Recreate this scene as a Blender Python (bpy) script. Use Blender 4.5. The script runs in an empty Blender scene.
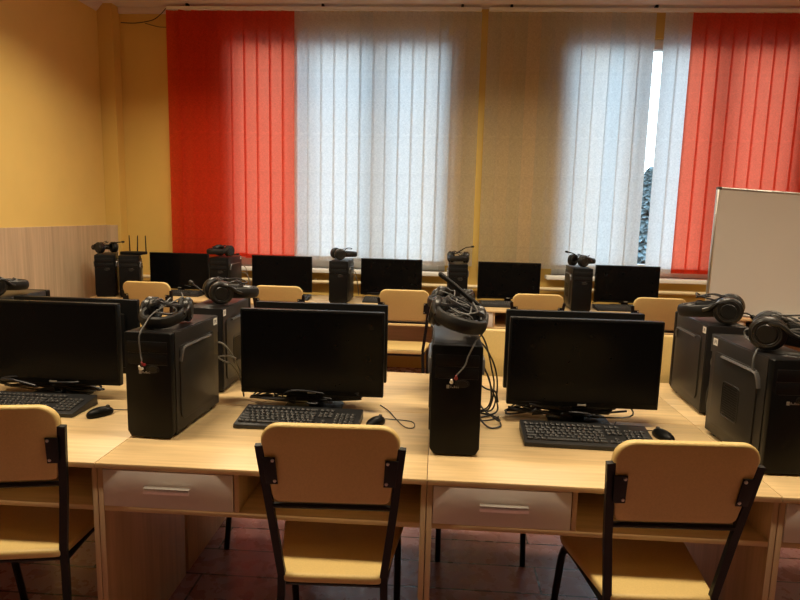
import bpy, bmesh, math, random
from mathutils import Vector, Matrix, Euler

sc = bpy.context.scene
COL = sc.collection
R = math.radians
rnd = random.Random(7)

# ------------------------------------------------------------------ materials
def new_mat(name):
    m = bpy.data.materials.new(name)
    m.use_nodes = True
    nt = m.node_tree
    for n in list(nt.nodes):
        nt.nodes.remove(n)
    out = nt.nodes.new('ShaderNodeOutputMaterial')
    return m, nt, out

def N(nt, kind, **kw):
    n = nt.nodes.new(kind)
    for k, v in kw.items():
        if k in n.inputs:
            n.inputs[k].default_value = v
        else:
            setattr(n, k, v)
    return n

def c4(c):
    return (c[0], c[1], c[2], 1.0)

def plain(name, col, rough=0.5, metal=0.0, var=0.12, scale=25.0, bump=0.0, spec=0.5, stretch=(1, 1, 1), detail=4):
    """principled surface whose colour varies a little with noise"""
    m, nt, out = new_mat(name)
    p = N(nt, 'ShaderNodeBsdfPrincipled', Roughness=rough, Metallic=metal)
    p.inputs['Specular IOR Level'].default_value = spec
    tc = N(nt, 'ShaderNodeTexCoord')
    mp = N(nt, 'ShaderNodeMapping')
    mp.inputs['Scale'].default_value = stretch
    nz = N(nt, 'ShaderNodeTexNoise', Scale=scale, Detail=detail)
    nt.links.new(tc.outputs['Object'], mp.inputs['Vector'])
    nt.links.new(mp.outputs['Vector'], nz.inputs['Vector'])
    rp = N(nt, 'ShaderNodeValToRGB')
    rp.color_ramp.elements[0].position = 0.3
    rp.color_ramp.elements[1].position = 0.7
    rp.color_ramp.elements[0].color = c4([x * (1 - var) for x in col])
    rp.color_ramp.elements[1].color = c4([min(1, x * (1 + var)) for x in col])
    nt.links.new(nz.outputs['Fac'], rp.inputs['Fac'])
    nt.links.new(rp.outputs['Color'], p.inputs['Base Color'])
    if bump:
        b = N(nt, 'ShaderNodeBump', Strength=bump, Distance=0.002)
        nt.links.new(nz.outputs['Fac'], b.inputs['Height'])
        nt.links.new(b.outputs['Normal'], p.inputs['Normal'])
    nt.links.new(p.outputs['BSDF'], out.inputs['Surface'])
    return m

def wood(name, col, grain=(1.2, 26, 26), rough=0.38, dark=0.72, light=1.12):
    m, nt, out = new_mat(name)
    p = N(nt, 'ShaderNodeBsdfPrincipled', Roughness=rough)
    p.inputs['Specular IOR Level'].default_value = 0.4
    tc = N(nt, 'ShaderNodeTexCoord')
    mp = N(nt, 'ShaderNodeMapping')
    mp.inputs['Scale'].default_value = grain
    nt.links.new(tc.outputs['Object'], mp.inputs['Vector'])
    n1 = N(nt, 'ShaderNodeTexNoise', Scale=1.0, Detail=6.0, Roughness=0.62, Distortion=0.6)
    nt.links.new(mp.outputs['Vector'], n1.inputs['Vector'])
    mp2 = N(nt, 'ShaderNodeMapping')
    mp2.inputs['Scale'].default_value = [g * 3.2 for g in grain]
    nt.links.new(tc.outputs['Object'], mp2.inputs['Vector'])
    n2 = N(nt, 'ShaderNodeTexNoise', Scale=1.0, Detail=3.0)
    nt.links.new(mp2.outputs['Vector'], n2.inputs['Vector'])
    mx = N(nt, 'ShaderNodeMath', operation='MULTIPLY_ADD')
    mx.inputs[1].default_value = 0.35
    nt.links.new(n2.outputs['Fac'], mx.inputs[0])
    nt.links.new(n1.outputs['Fac'], mx.inputs[2])
    rp = N(nt, 'ShaderNodeValToRGB')
    rp.color_ramp.elements[0].position = 0.45
    rp.color_ramp.elements[1].position = 0.95
    rp.color_ramp.elements[0].color = c4([x * dark for x in col])
    rp.color_ramp.elements[1].color = c4([min(1, x * light) for x in col])
    nt.links.new(mx.outputs[0], rp.inputs['Fac'])
    nt.links.new(rp.outputs['Color'], p.inputs['Base Color'])
    nt.links.new(p.outputs['BSDF'], out.inputs['Surface'])
    return m

def floor_mat():
    m, nt, out = new_mat('painted_floorboards')
    p = N(nt, 'ShaderNodeBsdfPrincipled')
    p.inputs['Specular IOR Level'].default_value = 0.6
    tc = N(nt, 'ShaderNodeTexCoord')
    br = N(nt, 'ShaderNodeTexBrick')
    br.inputs['Scale'].default_value = 1.0
    br.inputs['Mortar Size'].default_value = 0.005
    br.inputs['Mortar Smooth'].default_value = 0.2
    br.inputs['Brick Width'].default_value = 0.95
    br.inputs['Row Height'].default_value = 0.192
    br.inputs['Color1'].default_value = (0.34, 0.175, 0.170, 1)
    br.inputs['Color2'].default_value = (0.24, 0.115, 0.112, 1)
    br.inputs['Mortar'].default_value = (0.012, 0.006, 0.006, 1)
    nt.links.new(tc.outputs['Object'], br.inputs['Vector'])
    nz = N(nt, 'ShaderNodeTexNoise', Scale=14.0, Detail=5.0)
    nt.links.new(tc.outputs['Object'], nz.inputs['Vector'])
    mr = N(nt, 'ShaderNodeMapRange')
    mr.inputs['To Min'].default_value = 0.16
    mr.inputs['To Max'].default_value = 0.4
    nt.links.new(nz.outputs['Fac'], mr.inputs['Value'])
    nt.links.new(mr.outputs['Result'], p.inputs['Roughness'])
    bp = N(nt, 'ShaderNodeBump', Strength=0.25, Distance=0.003)
    nt.links.new(nz.outputs['Fac'], bp.inputs['Height'])
    nt.links.new(bp.outputs['Normal'], p.inputs['Normal'])
    nt.links.new(br.outputs['Color'], p.inputs['Base Color'])
    nt.links.new(p.outputs['BSDF'], out.inputs['Surface'])
    return m

def cloth(name, col, trans, mixfac=0.68, vary=(.9, .9, .9)):
    """thin woven blind fabric, lets daylight through"""
    m, nt, out = new_mat(name)
    d = N(nt, 'ShaderNodeBsdfDiffuse')
    t = N(nt, 'ShaderNodeBsdfTranslucent')
    tc = N(nt, 'ShaderNodeTexCoord')
    nz = N(nt, 'ShaderNodeTexNoise', Scale=55.0, Detail=3.0, Distortion=1.2)
    nt.links.new(tc.outputs['Object'], nz.inputs['Vector'])
    for node, c in ((d, col), (t, trans)):
        rp = N(nt, 'ShaderNodeValToRGB')
        rp.color_ramp.elements[0].position = 0.35
        rp.color_ramp.elements[1].position = 0.65
        rp.color_ramp.elements[0].color = c4([x * 0.9 for x in c])
        rp.color_ramp.elements[1].color = c4([min(1, x * 1.06) for x in c])
        nt.links.new(nz.outputs['Fac'], rp.inputs['Fac'])
        oi = N(nt, 'ShaderNodeObjectInfo')
        tint = N(nt, 'ShaderNodeMix', data_type='RGBA', blend_type='MULTIPLY')
        tint.inputs[0].default_value = 1.0
        tr = N(nt, 'ShaderNodeValToRGB')
        tr.color_ramp.elements[0].color = (1, 1, 1, 1)
        tr.color_ramp.elements[1].color = c4(vary if node is t else (.94, .94, .94))
        nt.links.new(oi.outputs['Random'], tr.inputs['Fac'])
        nt.links.new(rp.outputs['Color'], tint.inputs[6])
        nt.links.new(tr.outputs['Color'], tint.inputs[7])
        nt.links.new(tint.outputs[2], node.inputs['Color'])
    mx = N(nt, 'ShaderNodeMixShader')
    mx.inputs['Fac'].default_value = mixfac
    nt.links.new(d.outputs[0], mx.inputs[1])
    nt.links.new(t.outputs[0], mx.inputs[2])
    nt.links.new(mx.outputs[0], out.inputs['Surface'])
    return m

def glass_mat():
    m, nt, out = new_mat('window_glass')
    t = N(nt, 'ShaderNodeBsdfTransparent')
    t.inputs['Color'].default_value = (0.96, 0.985, 0.98, 1)
    g = N(nt, 'ShaderNodeBsdfGlossy', Roughness=0.02)
    f = N(nt, 'ShaderNodeFresnel', IOR=1.45)
    mx = N(nt, 'ShaderNodeMixShader')
    nt.links.new(f.outputs[0], mx.inputs['Fac'])
    nt.links.new(t.outputs[0], mx.inputs[1])
    nt.links.new(g.outputs[0], mx.inputs[2])
    nt.links.new(mx.outputs[0], out.inputs['Surface'])
    return m

M = dict(
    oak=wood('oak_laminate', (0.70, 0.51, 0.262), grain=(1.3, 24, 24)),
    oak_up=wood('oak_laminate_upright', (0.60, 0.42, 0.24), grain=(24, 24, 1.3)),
    ply=wood('wainscot_laminate', (0.60, 0.455, 0.30), grain=(16, 16, 0.7), rough=0.5, dark=0.70, light=1.12),
    drawer=plain('drawer_white', (0.68, 0.62, 0.56), 0.4, var=0.02),
    alu=plain('brushed_aluminium', (0.75, 0.74, 0.70), 0.3, metal=0.9, var=0.05, scale=60),
    wall=plain('yellow_plaster', (0.75, 0.54, 0.165), 0.75, var=0.03, scale=3),
    wall_back=plain('ochre_plaster', (0.70, 0.48, 0.125), 0.75, var=0.03, scale=3),
    wall_far=plain('unlit_wall_brown', (0.22, 0.14, 0.08), 0.7, var=0.1, scale=3),  # dark tone stands in for the unlit, unseen front of the room
    ceil=plain('ceiling_whitewash', (0.74, 0.66, 0.62), 0.85, var=0.03, scale=4),
    white=plain('white_paint', (0.80, 0.80, 0.78), 0.4, var=0.02),
    pipe=plain('cream_pipe_paint', (0.78, 0.66, 0.42), 0.35, var=0.04),
    floor=floor_mat(),
    glass=glass_mat(),
    white_cloth=cloth('white_blind_cloth', (0.68, 0.54, 0.40), (0.86, 0.85, 0.83), vary=(.84, .94, 1.0)),  # diffuse colour of the white cloth warmed to carry the lamplight
    red_cloth=cloth('red_blind_cloth', (0.62, 0.075, 0.03), (0.95, 0.19, 0.105)),
    vinyl=plain('yellow_vinyl', (0.67, 0.49, 0.19), 0.42, var=0.05, scale=180, bump=0.15),
    black=plain('black_plastic', (0.006, 0.006, 0.0065), 0.48, var=0.2, scale=80, spec=0.2),
    gloss=plain('black_screen', (0.003, 0.003, 0.0034), 0.22, var=0.05, spec=0.12),
    bezel=plain('black_bezel', (0.005, 0.005, 0.0052), 0.42, var=0.1, spec=0.16),
    case=plain('dark_grey_steel', (0.012, 0.011, 0.011), 0.38, var=0.08, scale=120, spec=0.3),
    panel=plain('grey_side_steel', (0.022, 0.0195, 0.017), 0.42, metal=0.1, var=0.05, scale=90, spec=0.35),
    strip=plain('pale_grey_strip', (0.105, 0.10, 0.098), 0.35, metal=0.3, var=0.05),
    metal=plain('black_tube', (0.006, 0.0055, 0.0055), 0.42, var=0.1, spec=0.3),
    foam=plain('headset_leatherette', (0.007, 0.0067, 0.0064), 0.5, var=0.25, scale=200, bump=0.3, spec=0.3),
    shell=plain('headset_shell', (0.012, 0.0115, 0.011), 0.32, var=0.15, spec=0.45),
    cable=plain('black_cable', (0.014, 0.014, 0.018), 0.45, var=0.1),
    grey_cable=plain('grey_cable', (0.10, 0.10, 0.097), 0.45, var=0.1),
    pale=plain('pale_cable', (0.20, 0.20, 0.175), 0.45, var=0.1),
    key=plain('keycap', (0.034, 0.034, 0.035), 0.5, var=0.1),
    kbase=plain('keyboard_case', (0.016, 0.016, 0.017), 0.45, var=0.1),
    sticker=plain('paper_sticker', (0.80, 0.78, 0.72), 0.6, var=0.02),
    ink=plain('sticker_ink', (0.12, 0.11, 0.11), 0.6, var=0.02),
    redp=plain('red_plug', (0.24, 0.015, 0.02), 0.4, var=0.05),
    board=plain('whiteboard_enamel', (0.76, 0.74, 0.70), 0.28, var=0.01, scale=4),
    badge=plain('badge_grey', (0.30, 0.28, 0.25), 0.4, var=0.05),
    leaf=plain('conifer_green', (0.14, 0.20, 0.22), 0.8, var=0.4, scale=5),
    bark=plain('bark', (0.12, 0.085, 0.06), 0.9, var=0.3),
    ground=plain('grey_yard', (0.13, 0.14, 0.15), 0.9, var=0.1, scale=0.6),
)

# ------------------------------------------------------------------ mesh tools
class MB:
    def __init__(self):
        self.bm = bmesh.new()
    def _merge(self, t, mat=None):
        if mat is not None:
            bmesh.ops.transform(t, matrix=mat, verts=t.verts)
        me = bpy.data.meshes.new('tmp')
        t.to_mesh(me)
        t.free()
        self.bm.from_mesh(me)
        bpy.data.meshes.remove(me)
        return self
    def box(self, lo, hi, bevel=0.0, seg=2, mat=None):
        t = bmesh.new()
        bmesh.ops.create_cube(t, size=1.0)
        c = [(a + b) / 2 for a, b in zip(lo, hi)]
        s = [abs(b - a) for a, b in zip(lo, hi)]
        for v in t.verts:
            v.co = Vector((v.co.x * s[0] + c[0], v.co.y * s[1] + c[1], v.co.z * s[2] + c[2]))
        if bevel:
            bmesh.ops.bevel(t, geom=list(t.edges), offset=bevel, segments=seg, affect='EDGES', profile=0.5)
        return self._merge(t, mat)
    def tube(self, pts, r, n=8, caps=True, phase=0.0, flat=1.0):
        """round bar along points; r a number or one radius per point"""
        pts = [Vector(p) for p in pts]
        rs = r if isinstance(r, (list, tuple)) else [r] * len(pts)
        t = bmesh.new()
        rings = []
        ref = None
        for i, p in enumerate(pts):
            a = pts[max(i - 1, 0)]
            b = pts[min(i + 1, len(pts) - 1)]
            d = (b - a)
            d = d.normalized() if d.length > 1e-9 else Vector((0, 0, 1))
            if ref is None:
                ref = Vector((0, 0, 1)) if abs(d.z) < 0.9 else Vector((0, 1, 0))
            u = ref - d * ref.dot(d)
            if u.length < 1e-6:
                u = d.orthogonal()
            u.normalize()
            w = d.cross(u)
            ref = u
            rings.append([t.verts.new(p + u * (math.cos(phase + 2 * math.pi * k / n) * rs[i] * flat)
                                      + w * (math.sin(phase + 2 * math.pi * k / n) * rs[i])) for k in range(n)])
        for a, b in zip(rings, rings[1:]):
            for k in range(n):
                t.faces.new((a[k], a[(k + 1) % n], b[(k + 1) % n], b[k]))
        if caps:
            t.faces.new(list(reversed(rings[0])))
            t.faces.new(rings[-1])
        return self._merge(t)
    def lathe(self, prof, n=24, mat=None):
        """profile (radius, height) turned about z"""
        t = bmesh.new()
        rings = []
        for r, z in prof:
            if r < 1e-6:
                rings.append([t.verts.new((0, 0, z))])
            else:
                rings.append([t.verts.new((r * math.cos(2 * math.pi * k / n), r * math.sin(2 * math.pi * k / n), z)) for k in range(n)])
        for a, b in zip(rings, rings[1:]):
            for k in range(n):
                k2 = (k + 1) % n
                if len(a) == 1 and len(b) == 1:
                    continue
                if len(a) == 1:
                    t.faces.new((a[0], b[k2], b[k]))
                elif len(b) == 1:
                    t.faces.new((a[k], a[k2], b[0]))
                else:
                    t.faces.new((a[k], a[k2], b[k2], b[k]))
        bmesh.ops.recalc_face_normals(t, faces=t.faces)
        return self._merge(t, mat)
    def prism(self, outline, h, bevel=0.0, mat=None, seg=2):
        """outline in xy pushed from z=0 to z=h"""
        t = bmesh.new()
        a = [t.verts.new((x, y, 0)) for x, y in outline]
        b = [t.verts.new((x, y, h)) for x, y in outline]
        n = len(a)
        t.faces.new(list(reversed(a)))
        t.faces.new(b)
        for k in range(n):
            t.faces.new((a[k], a[(k + 1) % n], b[(k + 1) % n], b[k]))
        bmesh.ops.recalc_face_normals(t, faces=t.faces)
        if bevel:
            es = [e for e in t.edges if abs(e.verts[0].co.z - e.verts[1].co.z) < 1e-9]
            bmesh.ops.bevel(t, geom=es, offset=bevel, segments=seg, affect='EDGES', profile=0.5)
        return self._merge(t, mat)
    def ball(self, c, rad, sub=3):
        t = bmesh.new()
        bmesh.ops.create_icosphere(t, subdivisions=sub, radius=1.0)
        for v in t.verts:
            v.co = Vector((v.co.x * rad[0] + c[0], v.co.y * rad[1] + c[1], v.co.z * rad[2] + c[2]))
        return self._merge(t)
    def quad(self, a, b, c, d):
        vs = [self.bm.verts.new(p) for p in (a, b, c, d)]
        self.bm.faces.new(vs)
        return self

def round_rect(x0, y0, x1, y1, r, n=5):
    out = []
    rr = r if isinstance(r, (list, tuple)) else [r] * 4
    for (cx, cy, a0), q in zip((((x1, y1, 0)), ((x0, y1, 90)), ((x0, y0, 180)), ((x1, y0, 270))), rr):
        px = cx - q if cx == x1 else cx + q
        py = cy - q if cy == y1 else cy + q
        for k in range(n + 1):
            a = R(a0 + 90 * k / n)
            out.append((px + q * math.cos(a), py + q * math.sin(a)))
    return out

def smooth_path(pts, sub=6):
    """catmull-rom"""
    P = [Vector(p) for p in pts]
    P = [P[0] * 2 - P[1]] + P + [P[-1] * 2 - P[-2]]
    out = []
    for i in range(1, len(P) - 2):
        a, b, c, d = P[i - 1], P[i], P[i + 1], P[i + 2]
        for k in range(sub):
            t = k / sub
            out.append(0.5 * ((2 * b) + (c - a) * t + (2 * a - 5 * b + 4 * c - d) * t * t + (3 * b - a - 3 * c + d) * t ** 3))
    out.append(P[-2])
    return out

CACHE = {}
def mesh_of(key, build, mat, smooth=None):
    if key is not None and key in CACHE:
        return CACHE[key]
    mb = MB()
    build(mb)
    me = bpy.data.meshes.new(str(key) if key else 'mesh')
    mb.bm.normal_update()
    if smooth:
        for f in mb.bm.faces:
            f.smooth = True
        lim = R(smooth)
        for e in mb.bm.edges:
            if len(e.link_faces) == 2 and e.calc_face_angle(0) > lim:
                e.smooth = False
    mb.bm.to_mesh(me)
    mb.bm.free()
    me.materials.append(mat)
    if key is not None:
        CACHE[key] = me
    return me

def part(name, key, build, mat, parent=None, loc=(0, 0, 0), rot=(0, 0, 0), smooth=35, label=None):
    o = bpy.data.objects.new(name, mesh_of(key, build, mat, smooth))
    COL.objects.link(o)
    o.location = loc
    o.rotation_euler = rot
    if parent is not None:
        o.parent = parent
    if label:
        o['label'] = label
    return o

def tag(o, label=None, cat=None, group=None, kind=None):
    if label: o['label'] = label
    if cat: o['category'] = cat
    if group: o['group'] = group
    if kind: o['kind'] = kind
    return o

def thing(name, label, cat, loc=(0, 0, 0), rz=0.0, group=None):
    o = bpy.data.objects.new(name, None)
    o.empty_display_size = 0.1
    COL.objects.link(o)
    o.location = loc
    o.rotation_euler = (0, 0, rz)
    return tag(o, label, cat, group)

def to_local(pts, loc, rz):
    m = Matrix.Rotation(-rz, 3, 'Z')
    l = Vector(loc)
    return [m @ (Vector(p) - l) for p in pts]

def structure(name, key, build, mat, smooth=None):
    return tag(part(name, key, build, mat, smooth=smooth), kind='structure')

# ------------------------------------------------------------------ the room
XL, XR = -3.27, 4.6
YB, YF = 5.91, -4.6
ZC = 3.43
WT = 0.36                                         # wall thickness at the windows
W1 = (-2.03, 0.083)
W2 = (1.117, 3.26)
WZ = (0.985, 3.185)

structure('floor', None, lambda b: b.box((XL - .2, YF - .2, -.1), (XR + .2, YB + WT, 0)), M['floor'])
structure('ceiling', None, lambda b: b.box((XL - .2, YF - .2, ZC), (XR + .2, YB + WT, ZC + .15)), M['ceil'])
structure('wall_left', None, lambda b: b.box((XL - .2, YF - .2, 0), (XL, YB + WT, ZC)), M['wall'])
structure('wall_right', None, lambda b: b.box((XR, YF - .2, 0), (XR + .2, YB + WT, ZC)), M['wall'])
structure('wall_front', None, lambda b: b.box((XL, YF - .2, 0), (XR, YF, ZC)), M['wall_far'])
def back_wall(b):
    y0, y1 = YB, YB + WT
    b.box((XL, y0, 0), (XR, y1, WZ[0]))
    b.box((XL, y0, WZ[1]), (XR, y1, ZC))
    b.box((XL, y0, WZ[0]), (W1[0], y1, WZ[1]))
    b.box((W1[1], y0, WZ[0]), (W2[0], y1, WZ[1]))
    b.box((W2[1], y0, WZ[0]), (XR, y1, WZ[1]))
structure('wall_back', None, back_wall, M['wall_back'])
# boxed-in pipe corner, wainscot, crown
structure('trim_1', None, lambda b: b.box((XL, YB - .13, 0), (XL + .15, YB, ZC), .004), M['wall_back'])
structure('trim_2', None, lambda b: b.box((XL, YF, .0), (XL + .016, YB - .131, 1.36), .002)
          .box((XL + .0165, YB - .147, .0), (XL + .12, YB - .131, 1.36), .002), M['ply'])
structure('trim_3', None, lambda b: b.prism([(0, 0), (.07, 0), (.055, -.02), (.02, -.06), (0, -.075)], YB - YF - .14,
          mat=Matrix(((1, 0, 0, XL), (0, 0, 1, YF), (0, 1, 0, ZC), (0, 0, 0, 1)))), M['ceil'])
structure('trim_4', None, lambda b: b.box((XL + .15, YB - .03, ZC - .06), (-2.62, YB, ZC), .008), M['ceil'])

def make_window(idx, x0, x1):
    yg = YB + 0.09
    z0, z1 = WZ
    def fr(b):
        t, d = .065, .05
        b.box((x0, yg - d, z0), (x0 + t, yg + d, z1), .006)
        b.box((x1 - t, yg - d, z0), (x1, yg + d, z1), .006)
        b.box((x0 + t, yg - d, z0), (x1 - t, yg + d, z0 + .12), .006)
        b.box((x0 + t, yg - d, z1 - .085), (x1 - t, yg + d, z1), .006)
        for k in (1, 2):
            xm = x0 + (x1 - x0) * k / 3
            b.box((xm - .045, yg - d, z0 + .12), (xm + .045, yg + d, z1 - .085), .006)
    w = structure('window_%d' % idx, None, fr, M['white'])
    part('pane', None, lambda b: b.box((x0 + .06, yg - .004, z0 + .1), (x1 - .06, yg + .004, z1 - .07)), M['glass'], w, smooth=None)
    part('sill', None, lambda b: b.box((x0 - .06, YB - .115, z0 - .04), (x1 + .03, YB + .12, z0), .008), M['white'], w)
    hx = x0 + (x1 - x0) * (1 / 3) + .02
    part('handle', None, lambda b: b.box((hx, yg - .075, 1.95), (hx + .02, yg - .05, 2.10), .005), M['white'], w)
    return w
make_window(1, *W1)
make_window(2, *W2)

# heating pipe along the wall under the sills
pp = thing('heating_pipe', 'cream painted heating pipe running along the wall under both window sills', 'pipe', (0, YB - .055, .85))
part('pipe_run', None, lambda b: b.tube([(-3.05, 0, 0), (4.5, 0, 0)], .019, 12), M['pipe'], pp)
part('riser', None, lambda b: b.tube([(4.2, 0, -.85), (4.2, 0, -.0)], .019, 12), M['pipe'], pp)
for x in (-2.6, -1.2, .2, 1.6, 3.0):
    part('pipe_bracket', 'pipe_bracket', lambda b: b.box((-.012, .0, -.026), (.012, .054, .026), .003), M['pipe'], pp, (x, 0, 0))

# ------------------------------------------------------------------ vertical blinds
BY = 5.80
def vane_mesh(h):
    def f(b):
        w, nx = .142, 6
        prev = None
        for i in range(nx + 1):
            x = -w / 2 + w * i / nx
            y = .0045 * (1 - (2 * x / w) ** 2)
            cur = (x, y)
            if prev:
                b.quad((prev[0], prev[1], -h), (cur[0], cur[1], -h), (cur[0], cur[1], 0), (prev[0], prev[1], 0))
            prev = cur
        b.box((-w / 2 + .004, .0065, -h + .004), (w / 2 - .004, .0075, -h + .04))
    return f
def make_blind(label, x0, x1, zb0, zb1, red_if, skip=(), turned={}, shift={}):
    zt = 3.372
    t = thing('vertical_blind', label, 'blind', (0, BY, zt), 0)
    part('headrail', None, lambda b: b.box((x0, -.02, .006), (x1, .02, .034), .003), M['white'], t)
    xb = x0 + .2
    while xb < x1:
        part('ceiling_bracket', 'ceiling_bracket', lambda b: b.box((-.012, -.024, .0), (.012, .024, .0235), .003).tube([(0, -.026, .016), (0, -.032, .016)], .006, 8),
             M['metal'], t, (xb, 0, .034))
        xb += 1.28
    n = int((x1 - x0) / .1209)
    for i in range(n):
        x = x0 + .0635 + (x1 - x0 - .127) * i / (n - 1)
        x += shift.get(i, 0)
        if i in skip:
            continue
        red = red_if(x)
        h = zt - (zb0 + (zb1 - zb0) * (x - x0) / (x1 - x0))
        ang = turned.get(i, 9 + rnd.uniform(-3, 3))
        key = ('vane', red, round(h, 2))
        v = part('vane', key, vane_mesh(round(h, 2)), M['red_cloth'] if red else M['white_cloth'], t, (x, 0, 0), (R(rnd.uniform(-.12, .12)), 0, R(ang)), smooth=60)
        v['label'] = 'coral red fabric vane' if red else 'white fabric vane'
        part('carrier', 'carrier', lambda b: b.box((-.008, -.004, 0), (.008, .004, .0055)), M['white'], v)
    return t
make_blind('vertical blind over the left window, red vanes then white', -2.600, 0.334, 1.085, 1.052,
           lambda x: x < -1.38, turned={1: 24, 12: 12})
make_blind('vertical blind over the right window with one vane missing', 0.403, 3.67, 1.055, 1.03,
           lambda x: x > 2.2, skip=(12,), turned={19: 11}, shift={8: .006, 9: .014, 10: .022, 11: .030})

# loose wire by the ceiling corner
wr = part('wire', None, lambda b: b.tube(smooth_path([(-3.1, 5.895, 3.29), (-2.95, 5.89, 3.285), (-2.78, 5.88, 3.31), (-2.68, 5.84, 3.35), (-2.615, 5.81, 3.392)]), .004, 6)
          .tube(smooth_path([(-2.86, 5.895, 3.285), (-2.74, 5.895, 3.255), (-2.66, 5.895, 3.25), (-2.55, 5.895, 3.25)]), .003, 6), M['cable'])
tag(wr, 'thin dark wire sagging from the ceiling corner to the red blind', 'wire')

# ------------------------------------------------------------------ outside
gr = structure('ground', None, lambda b: b.box((-45, YB + 1.2, -1.3), (45, 75, -1.2)), M['ground'])
def tree(label, x, y, h, w, seed):
    r = random.Random(seed)
    t = thing('conifer_tree', label, 'tree', (x, y, -1.2))
    part('trunk', None, lambda b: b.tube([(0, 0, 0), (.03, 0, h * .5), (0, 0, h * .95)], [.14, .09, .02], 8), M['bark'], t)
    def fol(b):
        for i in range(2400):
            f = r.random() ** .8
            z = h * (.12 + .88 * f)
            rad = w * (1 - f) ** .85 * (.35 + .65 * math.sqrt(r.random()))
            a = r.uniform(0, 6.283)
            p = Vector((rad * math.cos(a), rad * math.sin(a), z - .15 * rad))
            s = .16 + .16 * (1 - f)
            d = Vector((math.cos(a), math.sin(a), -.4 + r.uniform(-.3, .3))).normalized() * s * 1.6
            u = Vector((-math.sin(a), math.cos(a), r.uniform(-.4, .4))).normalized() * s * .55
            b.quad(p - u, p + d - u * .3, p + d + u * .3, p + u)
    part('foliage', None, fol, M['leaf'], t, smooth=None)
tree('conifer outside, seen through the gap between white vanes on the right', 7.45, 22.0, 4.6, 1.3, 3)
tree('conifer outside, behind the thin slit in the white vanes on the left', -4.35, 24.0, 4.3, 1.0, 5)
tree('low conifer outside, behind the slits between red vanes on the left', -7.2, 25.0, 2.7, 1.3, 8)

# ------------------------------------------------------------------ desks
DW, DD = 1.0250, 0.605
def make_desk(label, loc, rz, group, back_panel=False):
    t = thing('computer_desk', label, 'desk', loc, rz, group)
    part('desktop', 'desktop', lambda b: b.box((0.0005, 0, .732), (DW - .0005, DD, .75), .002), M['oak'], t)
    for x in (.0008, DW - .0178):
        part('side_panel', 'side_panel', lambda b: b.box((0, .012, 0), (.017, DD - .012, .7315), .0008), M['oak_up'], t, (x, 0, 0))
    part('bottom_shelf', 'bottom_shelf', lambda b: b.box((.0185, .012, .588), (DW - .0185, DD - .03, .605), .0015), M['oak'], t)
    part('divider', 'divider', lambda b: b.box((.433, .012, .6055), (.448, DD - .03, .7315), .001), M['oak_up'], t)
    d = part('drawer', 'drawer', lambda b: b.box((.0195, .008, .607), (.430, .026, .7265), .0015)
             .box((.04, .026, .615), (.425, .5, .632)).box((.04, .026, .632), (.052, .5, .70)).box((.413, .026, .632), (.425, .5, .70)).box((.052, .488, .632), (.413, .5, .70)),
             M['drawer'], t, label='white drawer')
    part('handle', 'drawer_handle', lambda b: b.box((.158, -.016, .664), (.302, -.011, .680), .0015)
         .box((.17, -.011, .666), (.178, .0079, .678)).box((.282, -.011, .666), (.29, .0079, .678))
         .box((.158, -.016, .6805), (.302, .0, .683), .001), M['alu'], d, label='silver bar handle')
    part('rear_panel', 'rear_panel' + str(back_panel), lambda b: b.box((.0185, DD - .0295, .28 if back_panel else .588), (DW - .0185, DD - .0135, .7315), .001),
         M['oak'], t)
    return t

SE = -0.0065
FY = 1.699
RX = [SE - 2 * 1.0255, SE - 1.0255, SE, SE + 1.0255]
front_names = ['light oak desk nearest row, at the left edge behind the left chair',
               'light oak desk nearest row, left of centre with its drawer closest to the left chair',
               'light oak desk nearest row, right of centre behind the right chair',
               'light oak desk nearest row, cut off at the right edge']
for x, nm in zip(RX, front_names):
    make_desk(nm, (x, FY, 0), 0, 'desks in the nearest row')
far_names = ['oak desk facing away, backing on the nearest row at the left edge',
             'oak desk facing away, behind the centre left monitor of the nearest row',
             'oak desk facing away, behind the right monitor of the nearest row',
             'oak desk facing away, under the rear tower at the right edge']
for x, nm in zip(RX, far_names):
    make_desk(nm, (x + DW, FY + 2 * DD + .003, 0), math.pi, 'desks facing away in the second row')
BX0, BYD = -3.02, 5.03
back_names = ['oak desk by the windows in the left corner under the router',
              'oak desk by the windows under the red blind, second from the corner',
              'oak desk by the windows, third from the corner, in front of the white vanes',
              'oak desk by the windows whose white drawer shows beside the centre tower',
              'oak desk by the windows, fifth from the corner, left of the whiteboard',
              'oak desk by the windows hidden behind the whiteboard']
BX = [BX0 + k * 1.0265 for k in range(6)]
for x, nm in zip(BX, back_names):
    make_desk(nm, (x, BYD, 0), 0, 'desks along the window wall', True)

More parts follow.
